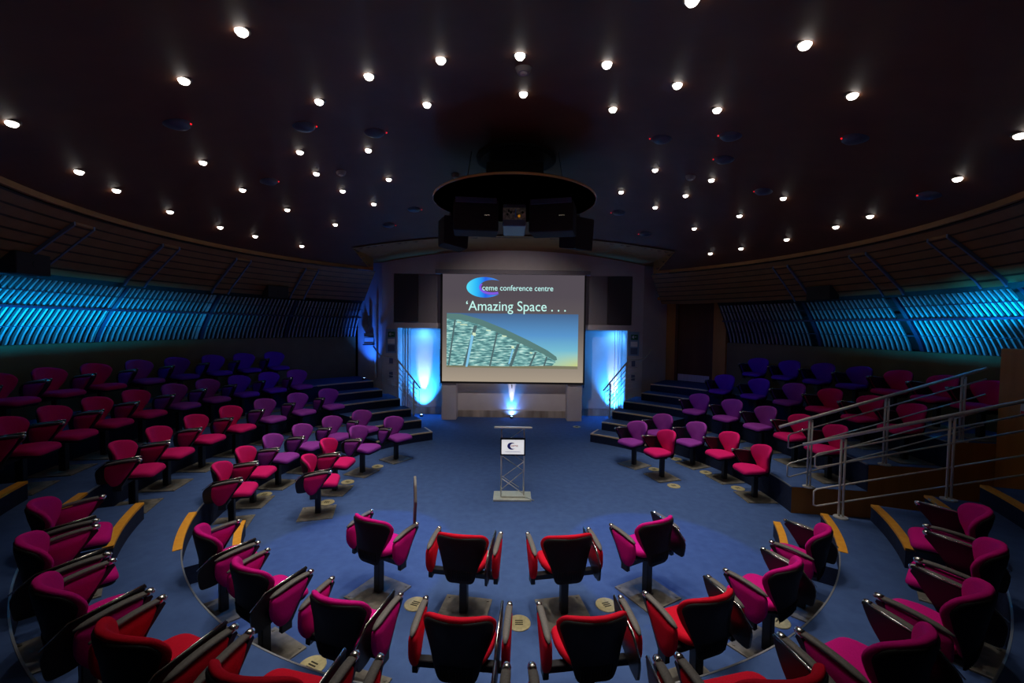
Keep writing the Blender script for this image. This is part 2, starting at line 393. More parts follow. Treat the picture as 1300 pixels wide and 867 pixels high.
for sg, lb in ((-1, 'left'), (1, 'right')):
    p0, p1 = Vector((sg*SW, SY+.01, 0)), Vector((sg*4.53, 5.80, 0)); nrm = Vector((sg*-.47, .88, 0))*.0 + Vector((sg*-.45, .89, 0))*.1
    bm = bmesh.new(); prism(bm, [(p0.x, p0.y), (p1.x, p1.y), (p1.x+nrm.x, p1.y+nrm.y+.1), (p0.x+nrm.x, p0.y+nrm.y+.1)], lambda a, b, d: Vector((a, b, d)), 0, 4.6)
    obj('wall_'+lb, bm, M['white'], kind='structure')
    x0, x1 = sorted((sg*2.68, sg*3.35))
    t = tag(obj('speaker', bevel(B(x0, x1, SY-.02, SY+.075, 2.73, 4.07), .012), mat('dark_grille_cloth', (.075, .066, .070), .9)), 'tall black wall speaker panel to the %s of the projection screen' % lb, 'speaker', 'wall speaker panels')
    # kick plates of the alcoves
    x0, x1 = sorted((sg*1.98, sg*3.24)); obj('baseboard_'+lb, B(x0, x1, SY+.58, SY+.6, 0, .2), M['kick'], kind='structure')
    # doors at the back of the alcoves
    x0, x1 = sorted((sg*2.02, sg*3.02))
    d = obj('door_%d' % (2 if sg < 0 else 3), B(x0, x1, SY+.57, SY+.6, .22, 2.5), M['white'], kind='structure')
    bm = bmesh.new()
    for xx in (3.04, 3.12, 3.2): a, b = sorted((sg*xx, sg*(xx+.03))); box(bm, a, b, SY+.53, SY+.6, .2, 2.55)
    obj('door_frame', bm, M['white'], d)
    bm = bmesh.new(); xh = sg*2.12
    tube(bm, [(xh, SY+.47, .85), (xh, SY+.47, 1.95)], .014)
    tube(bm, [(xh, SY+.47, 1.9), (xh, SY+.58, 1.9)], .01); tube(bm, [(xh, SY+.47, .9), (xh, SY+.58, .9)], .01)
    obj('pull_handle', bm, M['blackmetal'], d)
    # notice panel with exit sign
    x0, x1 = sorted((sg*3.28, sg*3.58))
    t = empty('notice_panel', ((x0+x1)/2, SY-.012, 1.85), 0, 'glazed notice panel with green exit sign, at the %s alcove' % lb, 'sign', 'notice panels')
    w = (x1-x0)/2
    obj('backboard', B(-w, w, -.012, .012, 0, .68), mat('pale_blue_board', (.25, .38, .55), .4), t)
    obj('exit_sign', B(-w*.55, w*.75, -.02, -.012, .45, .60), M['exitgreen'], t)
    bm = bmesh.new(); box(bm, -.02, 0, -.024, -.02, .49, .57); box(bm, .02, .07, -.024, -.02, .525, .54); box(bm, -.05, -.03, -.024, -.02, .5, .56)
    obj('pictogram', bm, M['paper'], t)
    obj('notice_sheet', B(-w*.6, w*.7, -.02, -.012, .26, .40), M['paper'], t)
    obj('notice_sheet', B(-w*.6, w*.7, -.02, -.012, .04, .22), M['boxblue'], t)
    # small plates low on the wall
    for zz in (1.15, 1.55):
        obj('socket_plate', B(-.05, .05, -.015, .0, zz-1.85, zz-1.85+.16), M['boxblue'], t)
obj('baseboard_stage', B(-1.55, 1.55, SY+.22, SY+.24, 0, .2), M['kick'], kind='structure')
# projection screen
U = lambda x: (x-650.4)/45.4
V = lambda y: 1.05+(488-y)/46.05
YS = 5.15
scr = empty('projection_screen', (0, YS, 1.03), 0, 'large lit projection screen hanging in the middle of the stage wall', 'projection screen')
def rel(bm):
    for v in bm.verts: v.co -= Vector((0, YS, 1.03))
    return bm
def emis(name, build):
    m = bpy.data.materials.new(name); m.use_nodes = True; nt = m.node_tree; nt.nodes.clear()
    out = nt.nodes.new('ShaderNodeOutputMaterial'); e = nt.nodes.new('ShaderNodeEmission'); nt.links.new(e.outputs[0], out.inputs[0])
    g = nt.nodes.new('ShaderNodeTexCoord'); sp = nt.nodes.new('ShaderNodeSeparateXYZ'); nt.links.new(g.outputs['Object'], sp.inputs[0])
    c = build(nt, g, sp)
    if isinstance(c, tuple): e.inputs[0].default_value = (*c, 1)
    else: nt.links.new(c, e.inputs[0])
    return m
def ramp(nt, src, lo, hi, stops):
    mr = nt.nodes.new('ShaderNodeMapRange'); mr.inputs[1].default_value = lo; mr.inputs[2].default_value = hi; nt.links.new(src, mr.inputs[0])
    cr = nt.nodes.new('ShaderNodeValToRGB'); e = cr.color_ramp.elements
    while len(e) < len(stops): e.new(.5)
    for k, (p, c) in enumerate(stops): e[k].position = p; e[k].color = (*c, 1)
    nt.links.new(mr.outputs[0], cr.inputs[0]); return cr.outputs[0]
z0 = 1.03
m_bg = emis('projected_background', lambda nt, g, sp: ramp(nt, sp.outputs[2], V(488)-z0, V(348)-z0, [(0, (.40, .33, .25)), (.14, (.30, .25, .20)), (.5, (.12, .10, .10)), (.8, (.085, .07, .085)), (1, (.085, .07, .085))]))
obj('screen_fabric', rel(B(U(562), U(740), YS, YS+.01, V(486), V(349))), m_bg, scr)
bm = bmesh.new()
box(bm, U(559.5), U(562), YS-.01, YS+.012, V(488.5), V(348)); box(bm, U(740), U(742), YS-.01, YS+.012, V(488.5), V(348)); box(bm, U(559.5), U(742), YS-.012, YS+.014, V(488.5), V(486))
obj('screen_border', rel(bm), M['black'], scr)
obj('screen_casing', rel(bevel(B(U(553), U(747), YS-.06, YS+.12, V(349), V(343.5)), .01)), M['greypanel'], scr)
bm = bmesh.new(); tube(bm, [(0, YS-.02, V(489)), (0, YS-.02, V(494))], .012); obj('pull_tab', rel(bm), M['blackmetal'], scr)
def sky(nt, g, sp):
    a = ramp(nt, sp.outputs[2], V(468)-z0, V(398)-z0, [(0, (.30, .62, .55)), (.25, (.20, .55, .66)), (.6, (.10, .30, .60)), (1, (.06, .13, .27))])
    b = ramp(nt, sp.outputs[0], U(640), U(733), [(0, (0, 0, 0)), (.6, (.3, .3, .3)), (1, (1, 1, 1))])
    zf = ramp(nt, sp.outputs[2], V(468)-z0, V(445)-z0, [(0, (1, 1, 1)), (1, (0, 0, 0))])
    mu = nt.nodes.new('ShaderNodeMath'); mu.operation = 'MULTIPLY'; nt.links.new(b, mu.inputs[0]); nt.links.new(zf, mu.inputs[1])
    mx = nt.nodes.new('ShaderNodeMix'); mx.data_type = 'RGBA'; nt.links.new(mu.outputs[0], mx.inputs[0]); nt.links.new(a, mx.inputs[6]); mx.inputs[7].default_value = (.62, .62, .18, 1)
    return mx.outputs[2]
obj('slide_picture', rel(B(U(567.5), U(733), YS-.004, YS, V(468), V(398.5))), emis('slide_sky', sky), scr)
def facade(nt, g, sp):
    mp = nt.nodes.new('ShaderNodeMapping'); mp.inputs['Scale'].default_value = (1.4, 1, 9); mp.inputs['Rotation'].default_value = (0, R(-8), 0); nt.links.new(g.outputs['Object'], mp.inputs[0])
    no = nt.nodes.new('ShaderNodeTexNoise'); no.inputs['Scale'].default_value = 3.2; no.inputs['Detail'].default_value = 5; nt.links.new(mp.outputs[0], no.inputs[0])
    return ramp(nt, no.outputs['Fac'], .3, .72, [(0, (.04, .10, .12)), (.4, (.10, .27, .28)), (.6, (.26, .55, .52)), (1, (.75, .95, .85))])
def poly(pts, y0, y1): 
    bm = bmesh.new(); prism(bm, [(U(a), V(b)) for a, b in pts], fXZ, y0, y1); return rel(bm)
obj('slide_building', poly([(567.5, 404), (590, 405), (615, 413), (640, 425), (665, 437), (690, 449), (704, 456), (705, 460), (698, 467.5), (567.5, 467.5)], YS-.006, YS-.003), emis('slide_facade', facade), scr)
obj('slide_roof', poly([(567.5, 399), (585, 399.5), (610, 406), (640, 418), (670, 432), (695, 445), (706, 453), (707, 457), (704, 458), (690, 450), (660, 436), (630, 422), (605, 412), (585, 407), (567.5, 406)], YS-.008, YS-.004),
    emis('slide_roof_tone', lambda nt, g, sp: (.10, .21, .20)), scr)
bm = bmesh.new()
for (xa, ya, xb, yb, w) in ((578, 407, 570, 466, 1), (604, 414, 590, 467, 2.2), (631, 423, 622, 467, 1), (658, 437, 648, 467, 1.8), (680, 447, 672, 467, 1.2), (694, 453, 690, 467, 1)):
    prism(bm, [(U(xa-w), V(ya)), (U(xa+w), V(ya)), (U(xb+w), V(yb)), (U(xb-w), V(yb))], fXZ, YS-.009, YS-.006)
obj('slide_building_columns', rel(bm), emis('slide_column_tone', lambda nt, g, sp: (.08, .14, .15)), scr)
bm = bmesh.new()
for (xa, ya, xb, yb, w) in ((600, 426, 594, 467, 2.6), (651, 444, 647, 463, 1.6)):
    prism(bm, [(U(xa-w*.6), V(ya)), (U(xa+w*.8), V(ya)), (U(xb), V(yb)), (U(xb-w), V(yb))], fXZ, YS-.011, YS-.008)
obj('slide_light_beams', rel(bm), emis('slide_beam_tone', lambda nt, g, sp: (.22, .55, .80)), scr)
bm = bmesh.new()
for (x, y, w, h) in ((602, 425, 4, 4), (589, 413, 9, 1.3), (583, 410, 5, 1.2), (620, 420, 6, 1.3), (640, 427, 6, 1.6), (651, 441, 3.5, 3), (674, 448, 3, 2)):
    prism(bm, [(U(x-w/2), V(y+h/2)), (U(x+w/2), V(y+h/2+.6)), (U(x+w/2), V(y-h/2+.6)), (U(x-w/2), V(y-h/2))], fXZ, YS-.012, YS-.009)
obj('slide_lamp_glints', rel(bm), emis('slide_glint_tone', lambda nt, g, sp: (.65, .8, .55)), scr)
obj('slide_ground', poly([(567.5, 465.5), (640, 466), (700, 464.5), (733, 465), (733, 468.5), (567.5, 468)], YS-.010, YS-.006), emis('slide_ground_tone', lambda nt, g, sp: (.20, .19, .12)), scr)
def text(s, name, size, x, y, col, sx=1.0, parent=scr, bold=0, yy=YS-.012, Uf=U, Vf=V, off=Vector((0, YS, 1.03)), material=None):
    cu = bpy.data.curves.new(name, 'FONT'); cu.body = s; cu.size = size; cu.offset = bold; cu.extrude = .002
    o = bpy.data.objects.new(name, cu); C.objects.link(o)
    me = bpy.data.meshes.new_from_object(o.evaluated_get(bpy.context.evaluated_depsgraph_get()))
    C.objects.unlink(o); bpy.data.objects.remove(o)
    for v in me.vertices:
        a, b, c = v.co; v.co = Vector((Uf(x)+a*sx, yy-c, Vf(y)+b)) - off
    me.materials.clear(); me.materials.append(material or emis(name+'_tone', lambda nt, g, sp: col))
    q = bpy.data.objects.new(name, me); C.objects.link(q); q.parent = parent
    return q
def crescent(parent, X0, X1, Z0, Z1, y0, y1, mt, inner=None):
    """logo: solid ellipse on the left with a crescent tail opening right"""
    cx, cz = (X0+X1)/2, (Z0+Z1)/2; rx, rz = (X1-X0)/2, (Z1-Z0)/2
    out = [(cx+rx*cos(a)*1.0, cz+rz*sin(a)) for a in [R(48+i*(312-48)/28) for i in range(29)]]
    ic, irx, irz = cx+rx*.42, rx*.72, rz*.74
    inn = [(ic+irx*cos(a), cz+irz*sin(a)) for a in [R(300-i*(300-60)/24) for i in range(25)]]
    bm = bmesh.new()
    n = 28
    oo = [out[i] for i in range(29)]
    ii = [(ic+irx*cos(a), cz+irz*sin(a)) for a in [R(60+i*240/28) for i in range(29)]]
    va = [[bm.verts.new((p[0], y, p[1])) for p in oo] for y in (y0, y1)]; vb = [[bm.verts.new((p[0], y, p[1])) for p in ii] for y in (y0, y1)]
    for i in range(n):
        bm.faces.new((va[0][i], va[0][i+1], vb[0][i+1], vb[0][i])); bm.faces.new((va[1][i], va[1][i+1], vb[1][i+1], vb[1][i]))
        bm.faces.new((va[0][i], va[0][i+1], va[1][i+1], va[1][i])); bm.faces.new((vb[0][i], vb[0][i+1], vb[1][i+1], vb[1][i]))
    return bm
def logo_col(nt, g, sp): return ramp(nt, sp.outputs[0], U(592), U(626), [(0, (.10, .75, .95)), (.35, (.03, .50, .95)), (.7, (.02, .12, .80)), (1, (.05, .25, .8))])
obj('slide_logo', rel(crescent(scr, U(592), U(638), V(378.5), V(352.5), YS-.012, YS-.004, None)), emis('slide_logo_blue', logo_col), scr)
bm = bmesh.new()
ii = [R(150+i*150/20) for i in range(21)]
a_ = [(U(624)+cos(a)*.36, V(365.5)+sin(a)*.20) for a in ii]; b_ = [(U(624.5)+cos(a)*.31, V(365)+sin(a)*.145) for a in ii]
for i in range(20):
    bm.faces.new([bm.verts.new((p[0], YS-.014, p[1])) for p in (a_[i], a_[i+1], b_[i+1], b_[i])])
obj('slide_logo_lilac', rel(bm), emis('slide_logo_lilac_tone', lambda nt, g, sp: (.22, .10, .75)), scr)
text('ceme conference centre', 'slide_caption', .215, 611.5, 369.3, (.55, .95, .92), .93)
text('\u2018Amazing Space . . .', 'slide_title', .385, 591, 395, (.55, .95, .88), .94)

# ------------------------------------------------------------------ uplights and stage hand rails
for x, y, sz, lb in ((-2.62, 5.62, .05, 'left alcove'), (3.03, 5.66, .05, 'right alcove'), (0, 5.5, .045, 'wall under the screen'), (-4.05, 4.95, .05, 'left flared wall')):
    zb = 0 if abs(x) < 4 else 6*S
    t = empty('uplight', (x, y, zb), 0, 'small round floor uplight washing the '+lb, 'light', 'stage uplights')
    bm = bmesh.new(); lathe(bm, [(sz, 0), (sz, .05), (sz*.8, .055), (sz*.8, .04)], 20); obj('housing', bm, M['blackmetal'], t)
    bm = bmesh.new(); lathe(bm, [(sz*.78, .042), (sz*.78, .048)], 20); obj('lens', bm, M['bluelens'], t)
def hand_rail(sg, lb):
    # plane of the rail: x as a function of position along the steps, y = 4.7
    t = empty('stair_handrail', (sg*2.8, 4.55, 2*S), 0, 'steel handrail beside the stage steps on the '+lb, 'handrail', 'stage step handrails')
    o = Vector((sg*2.8, 4.55, 2*S))
    q = lambda x, z, y=4.55: Vector((sg*x, y, z))-o
    bm = bmesh.new(); tube(bm, [q(2.42, .97), q(3.02, 1.72), q(3.1, 1.78), q(3.5, 1.80, 4.7), q(3.66, 1.86, 4.95), q(3.88, 2.05, 5.2)], .021, 10); obj('handrail', bm, M['steel'], t)
    for x, z0_, z1 in ((2.60, S*2-.38, 1.16), (3.02, S*3, 1.68)):
        bm = bmesh.new(); tube(bm, [q(x, z0_), q(x, z1)], .027, 8); lathe(bm, [(.05, 0), (.05, .012)], 12, c=q(x, max(z0_, 0)))
        obj('post', bm, M['steel'], t)
    for k in range(5):
        d = .13*(k+1); bm = bmesh.new()
        tube(bm, [q(2.52, 1.08-d), q(3.02, 1.68-d), q(3.3, 1.72-d)], .009, 6); obj('infill_rail', bm, M['steel'], t)
    bm = bmesh.new(); tube(bm, [q(2.45, .92), q(2.45, .52), q(2.58, .55)], .009, 6); tube(bm, [q(2.45, .92), q(2.58, 1.02)], .009, 6); obj('end_loop', bm, M['steel'], t)
hand_rail(-1, 'left'); hand_rail(1, 'right')
# wall fittings on the left flared wall
t = empty('wall_telephone', (-4.12, 5.50, 2.1), R(28), 'pale wall telephone box on the blue-lit wall left of the stage', 'telephone')
obj('body', bevel(B(-.13, .13, -.09, 0, 0, .18), .01), M['offwhite'], t); obj('shelf', B(-.16, .16, -.12, 0, -.04, -.01), M['blackmetal'], t); obj('top_box', B(-.12, .12, -.07, 0, .2, .3), M['doorwood'], t)
t = tag(obj('wall_conduit', bevel(B(-3.90, -3.85, 5.36, 5.42, 6*S, 3.2), .008), M['offwhite']), 'slim pale vertical conduit on the wall left of the stage', 'conduit')
t = tag(obj('wall_recess_cover', B(-4.11, -4.03, 5.44, 5.50, 2.5, 2.9), M['doorwood']), 'small dark reddish cover above the wall telephone', 'cover')

# ------------------------------------------------------------------ lectern
t = empty('lectern', (.02, -.12, 0), 0, 'metal truss lectern with a small logo sign in the middle of the floor', 'lectern')
bm = bevel(B(-.29, .29, -.17, .17, 0, .03), .006); obj('base', bm, M['pewter'], t)
obj('base_tray', bevel(B(-.17, .20, -.10, .12, .03, .055), .006), M['pewter'], t)
obj('cable', T([(.2, -.1, .05), (.27, -.16, .045), (.31, -.15, .02), (.33, -.13, .01)], .007), M['pewter'], t)
for x in (-.175, .175):
    for y in (-.06, .10):
        obj('post', T([(x, y, .03), (x, y, 1.08)], .010, 8), M['steel'], t)
for k, (a, b) in enumerate(((( -.175, .10, .08), (.175, .10, .38)), ((.175, .10, .38), (-.175, .10, .62)), ((.175, -.06, .08), (-.175, -.06, .32)), ((-.175, -.06, .32), (.175, -.06, .58)),
        ((.175, -.06, .58), (.02, -.06, .68)), ((-.175, .1, .8), (.175, .1, 1.05)), ((-.175, .1, .30), (.1, .1, .12)), ((.175, .1, .62), (-.175, .1, .84)))):
    obj('brace', T([a, b], .006, 6), M['steel'], t)
bm = B(-.285, .285, -.20, .16, 0, .028); bevel(bm, .008)
for v in bm.verts: v.co.z += 1.075 - .22*v.co.y
obj('reading_shelf', bm, M['acrylic'], t)
t2_ = obj('sign_frame', bevel(B(-.19, .19, -.10, -.07, .68, .95), .004), M['black'], t)
obj('sign_panel', B(-.17, .17, -.104, -.10, .705, .925), mat('glowing_sign_white', (.8, .8, .8), .4, emit=(1, 1, 1), es=.55), t2_)  # white logo sign, given an added glow to brighten it
m1 = mat('logo_blue_print', (.03, .04, .35), .5); m2 = mat('logo_red_print', (.5, .05, .08), .5)
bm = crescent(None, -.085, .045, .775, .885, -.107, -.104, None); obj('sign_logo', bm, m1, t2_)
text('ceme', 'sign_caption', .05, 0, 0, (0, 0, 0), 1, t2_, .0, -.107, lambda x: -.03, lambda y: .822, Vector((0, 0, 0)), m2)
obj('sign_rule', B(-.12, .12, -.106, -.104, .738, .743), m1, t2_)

# ------------------------------------------------------------------ projector pod hanging under the dome
t = empty('projector_pod', (0, 0, 4.55), 0, 'round plywood pod with projector hanging from the ceiling centre', 'projector')
bm = bmesh.new(); lathe(bm, [(1.22, 0), (1.22, .035), (.2, .035), (.2, 0)], 72); obj('pod_disc', bm, M['dome'], t)
bm = bmesh.new(); lathe(bm, [(1.225, -.004), (1.24, -.004), (1.24, .022), (1.225, .022), (1.225, -.004)], 96); obj('pod_rim', bm, M['plywood'], t)
obj('drop_column', B(-.42, .42, -.3, .35, .035, .5), M['black'], t)
for a in range(4):
    x, y = .95*cos(R(45+90*a)), .95*sin(R(45+90*a)); obj('suspension_wire', T([(x, y, .03), (x*.9, y*.9, .52)], .005, 6), M['blackmetal'], t)
p = obj('projector', bevel(B(-.17, .17, -.35, .35, -.44, -.12), .02), M['boxblue'], t)
obj('connector_panel', B(-.165, .165, -.362, -.35, -.35, -.18), M['socket'], p)
bm = bmesh.new()
for x, z in ((-.10, -.28), (-.05, -.25), (-.08, -.23), (.12, -.25)): tube(bm, [(x, -.36, z), (x, -.385, z)], .018, 8)
obj('plug', bm, M['blackmetal'], p)
bm = bmesh.new(); lathe(bm, [(.018, 0), (.018, .02)], 10)
bmesh.ops.rotate(bm, verts=bm.verts, cent=(0, 0, 0), matrix=Matrix.Rotation(R(90), 3, 'X'))
for v in bm.verts: v.co += Vector((.07, -.362, -.30))
obj('amber_cap', bm, M['amber'], p)
obj('blue_cable', T([(.02, -.368, -.20), (.02, -.368, -.32)], .008, 6), M['bluelens'] if False else mat('blue_cable', (.05, .25, .8), .4), p)
obj('mount', B(-.14, .14, -.2, .2, -.13, 0), M['blackmetal'], t)
for sx, rz, yy, lb in ((-1, 6, -.15, 'left'), (1, -14, -.15, 'right')):
    s = empty('loudspeaker', (sx*.58, yy, 4.54), R(rz), 'large black loudspeaker hanging under the projector pod on the '+lb, 'speaker', 'pod loudspeakers')
    obj('cabinet', bevel(B(-.33, .33, -.2, .25, -.50, -.06), .02), M['speakercloth'], s)
    obj('bracket', B(-.3, .3, -.23, -.19, -.10, -.03), M['boxblue'], s)
    obj('badge', B(.12*1, .2, -.207, -.2, -.28, -.265), M['chrome'], s)
    s = empty('loudspeaker', (sx*1.03, .60, 4.54), R(rz*4), 'smaller black loudspeaker at the %s end of the projector pod' % lb, 'speaker', 'pod side loudspeakers')
    bm = bmesh.new(); prism(bm, rounded([(-.2, -.55), (.2, -.62), (.24, -.1), (-.2, -.1)], .03, 3), lambda a, b, d: Vector((a, d, b)), -.18, .2); obj('cabinet', bm, M['speakercloth'], s)
    obj('bracket', B(-.05, .05, -.05, .05, -.12, 0), M['blackmetal'], s)
bm = bmesh.new(); lathe(bm, [(.60, -.02), (.60, -.06), (.55, -.08), (.50, -.07), (.30, -.06), (.1, -.06)], 60)
o = tag(obj('ceiling_hatch', bm, M['black']), 'round black recess in the ceiling above the projector pod', 'hatch'); o.location = (.02, -.05, 5.215)

# ------------------------------------------------------------------ ceiling spotlights
def spot(x, y, z, power, ang, col=(1, .93, .86), name='ceiling_spot_beam', blend=.9, rot=None, size=.05, parent=None):
    l = bpy.data.lights.new(name, 'SPOT'); l.energy = power; l.spot_size = R(ang); l.spot_blend = blend; l.color = col; l.shadow_soft_size = size
    o = bpy.data.objects.new(name, l); C.objects.link(o); o.location = (x, y, z)
    if rot is not None: o.rotation_euler = rot
    return o
RINGS = [(2.13, [-77, -108.5, -153, 178, 150, 92, 62.3], 'innermost'), (2.98, [-61.8, -77.3, -93, -108.5, -138, -153.3, -167.5, 179.5, 165, 150, 136, 91.7, 76.9, 62], 'second'),
         (4.08, [-61.3, -77.2, -92.4, -107.7, -137.8, -152.5, 150.5, 135.7, 91.2, 76.6, 61.8], 'third'), (5.17, [-61, -72.6, -80.8, -91.9, -103.1, -110.7, 94.3, 87, 75.9, 64.9, 57.1], 'outermost')]
EXTRA = [(4.08, [-167.5, 179.5, 165], 'third'), (5.17, [-137, -125, 137, 125, 112], 'outermost')]
POW = {'innermost': 125, 'second': 74, 'third': 34, 'outermost': 3}
ANG = {'innermost': 78, 'second': 66, 'third': 58, 'outermost': 66}
down0 = None
for rr, azs, nm in RINGS + EXTRA:
    L_ = sorted([a for a in azs if a < 0], key=lambda a: -a); R_ = sorted([a for a in azs if a > 0])
    for side, lst in (('left', L_), ('right', R_)):
        for k, a in enumerate(lst):
            p = P(rr, a, domeh(rr))
            if (rr, azs, nm) in EXTRA: lab = 'small round ceiling spotlight overhead and behind, %s ring, %s half, %s from the stage' % (nm, side, NUM[k+7])
            else: lab = 'small bright ceiling spotlight, %s from the stage on the %s half of the %s ring' % (NUM[k], side, nm)
            if down0 is None:
                t = empty('ceiling_spotlight', p, 0, lab, 'light', 'recessed ceiling spotlights'); down0 = t
                bm = bmesh.new(); lathe(bm, [(.050, -.006), (.058, -.004), (.058, .02), (.050, .02)], 20); obj('trim_ring', bm, M['lampring'], t)
                bm = bmesh.new(); lathe(bm, [(.012, -.040), (.028, -.034), (.040, -.018), (.043, 0), (.043, .01)], 20); obj('lamp', bm, M['lamp'], t, True)
            else:
                t = copy_tree(down0); t.location = p; t['label'] = lab
            spot(p.x, p.y, p.z-.06, POW[nm], ANG[nm])
# ceiling sensors with red lamps
SEN = [(-3.42, -2.26), (-2.44, -1.65), (-1.77, -1.21), (-3.66, -.23), (-2.0, 1.92), (-2.67, 2.48), (1.86, -1.14), (2.53, -1.55), (3.53, -2.13), (2.81, -.84), (3.77, -.12), (5.03, -1.40), (2.09, 1.93), (2.87, 2.69)]
SL = ['outermost of the three in line, near left', 'middle of the three in line, near left', 'innermost of the three in line, near left', 'alone on the far left side', 'beside the pod on its left, towards the stage', 'left of the stage arch',
      'innermost of the three in line, near right', 'middle of the three in line, near right', 'outermost of the three in line, near right', 'between two spotlights right of the pod', 'further right of the pod',
      'at the right edge by the soffit', 'beside the pod on its right, towards the stage', 'right of the stage arch']
s0 = None
for (x, y), lb in zip(SEN, SL):
    z = domeh(math.hypot(x, y))
    if s0 is None:
        s0 = t = empty('ceiling_sensor', (x, y, z), 0, '', 'sensor', 'ceiling sensors with red indicator lights')
        bm = bmesh.new(); lathe(bm, [(.05, -.045), (.10, -.03), (.13, 0), (.13, .03)], 20); obj('dome', bm, M['sensor'], t, True)
        bm = bmesh.new(); lathe(bm, [(.004, -.013), (.008, -.008), (.008, .0)], 8)
        for v in bm.verts: v.co.x += .16
        obj('indicator_light', bm, M['led'], t)
    else:
        t = copy_tree(s0); t.location = (x, y, z)
    t.rotation_euler = (0, 0, 0 if x < 0 else PI); t['label'] = 'flat dark ceiling sensor with red light, ' + lb
for (x, y), lb in zip([(.06, -2.72), (2.68, -.05), (-2.65, -.05), (-.99, .56)], ['between two spotlights in front of the pod', 'right of the pod', 'left of the pod', 'beside the black ceiling recess']):
    z = domeh(math.hypot(x, y)); t = empty('smoke_detector', (x, y, z), 0, 'small round smoke detector on the ceiling ' + lb, 'smoke detector')
    bm = bmesh.new(); lathe(bm, [(.05, -.05), (.065, -.03), (.075, 0), (.075, .03)], 20); obj('body', bm, M['greypanel'], t, True)
    bm = bmesh.new(); lathe(bm, [(.02, -.062), (.035, -.05), (.035, -.045)], 16); obj('cap', bm, M['offwhite'], t)

# ------------------------------------------------------------------ wall mounted loudspeakers under the soffit
for az, lb in ((-59.2, 'on the left louvres, nearer the stage'), (-99.6, 'at the far left edge'), (73.0, 'on the right louvres')):
    t = empty('wall_speaker', P(6.62, az, 3.44), R(-az), 'black loudspeaker hanging in front of the louvres, ' + lb, 'speaker', 'loudspeakers hung around the room')
    obj('cabinet', bevel(B(-.24, .24, -.30, -.04, -.20, .08), .015), M['speakercloth'], t)
    obj('bracket', B(-.04, .04, -.20, -.10, .08, .22), M['blackmetal'], t)
    bm = bmesh.new(); lathe(bm, [(.045, 0), (.045, .006)], 16)
    bmesh.ops.rotate(bm, verts=bm.verts, cent=(0, 0, 0), matrix=Matrix.Rotation(R(90), 3, 'X'))
    for v in bm.verts: v.co += Vector((.02, -.30, -.06))
    obj('driver', bm, M['speakercloth'], t)

# ------------------------------------------------------------------ exit passage on the right
bm = bmesh.new()
arc_block(bm, 6.62, 6.85, 97.9, 102.3, 0, 2.43, 1); arc_block(bm, 6.62, 6.85, 102.3, 110.6, 2.12, 2.43, 1); arc_block(bm, 6.85, WR+.1, 97.9, 110.6, 2.36, 2.43, 1)
obj('wall_passage', bm, M['wood'], kind='structure')
bm = bmesh.new(); arc_block(bm, 6.85, 9.6, 97.9, 98.6, 0, 2.4, 1); arc_block(bm, 7.2, 9.6, 110.2, 110.9, 0, 2.4, 1); arc_block(bm, 9.5, 9.6, 97.9, 110.9, 0, 2.4, 1)
obj('wall_exit', bm, M['doorwood'], kind='structure')
t = empty('light_switch', P(6.61, 101.0, 1.62), R(-101), 'pale light switch on the wooden pier by the exit passage', 'switch')
obj('plate', bevel(B(-.045, .045, -.012, .0, 0, .16), .003), M['offwhite'], t); obj('red_button', B(-.03, .03, -.018, -.012, -.0, .03), mat('red_button', (.5, .01, .01), .4), t)
def railing(az, name, posts, hr, bars, ends, lb):
    t = empty('passage_railing', P(posts[0][0], az, posts[0][1]), 0, lb, 'railing', 'railings beside the exit passage')
    o = t.location.copy(); q = lambda r, z: P(r, az, z)-o
    bm = bmesh.new(); tube(bm, [q(*hr[0]), q(*hr[1])], .021, 12); obj('handrail', bm, M['steel'], t)
    sl = (hr[1][1]-hr[0][1])/(hr[1][0]-hr[0][0]); zh = lambda r: hr[0][1]+sl*(r-hr[0][0])
    for r, z in posts:
        n = P(1, az+90)
        bm = bmesh.new()
        for d in (-.02, .02): tube(bm, [q(r, z)+P(d, az), q(r, zh(r)-.03)+P(d, az)], .013, 8)
        tube(bm, [q(r, zh(r)-.06), q(r, zh(r))], .012, 8)
        pst = obj('post', bm, M['steel'], t)
        bm = bmesh.new(); lathe(bm, [(.075, 0), (.075, .012), (.03, .02)], 20, c=q(r, z)); obj('foot_plate', bm, M['steel'], pst)
    for (d0, d1) in bars:
        bm = bmesh.new(); r0, r1 = ends
        pts = [q(r1, zh(r1)-d0), q(r0+.03, zh(r0)-d0+sl*.03), q(r0, zh(r0)-d0-.02), q(r0, zh(r0)-d1+.02), q(r0+.03, zh(r0)-d1+sl*.03), q(r1, zh(r1)-d1)]
        tube(bm, pts, .011, 8); obj('infill_rail', bm, M['steel'], t)
railing(111, 'f', [(4.28, 2*S), (5.27, 4*S), (6.25, 6*S)], ((3.87, 1.225), (6.6, 2.18)), ((.15, .32), (.59, .80)), (4.0, 6.5), 'stainless railing on the near side of the exit passage, ending at the yellow strips')
railing(97.3, 'b', [(4.33, 2*S), (5.31, 4*S), (6.25, 6*S)], ((3.91, 1.235), (6.52, 2.155)), ((.15, .36), (.58, .78)), (4.04, 6.52), 'stainless railing on the far side of the exit passage, beside the right bank')

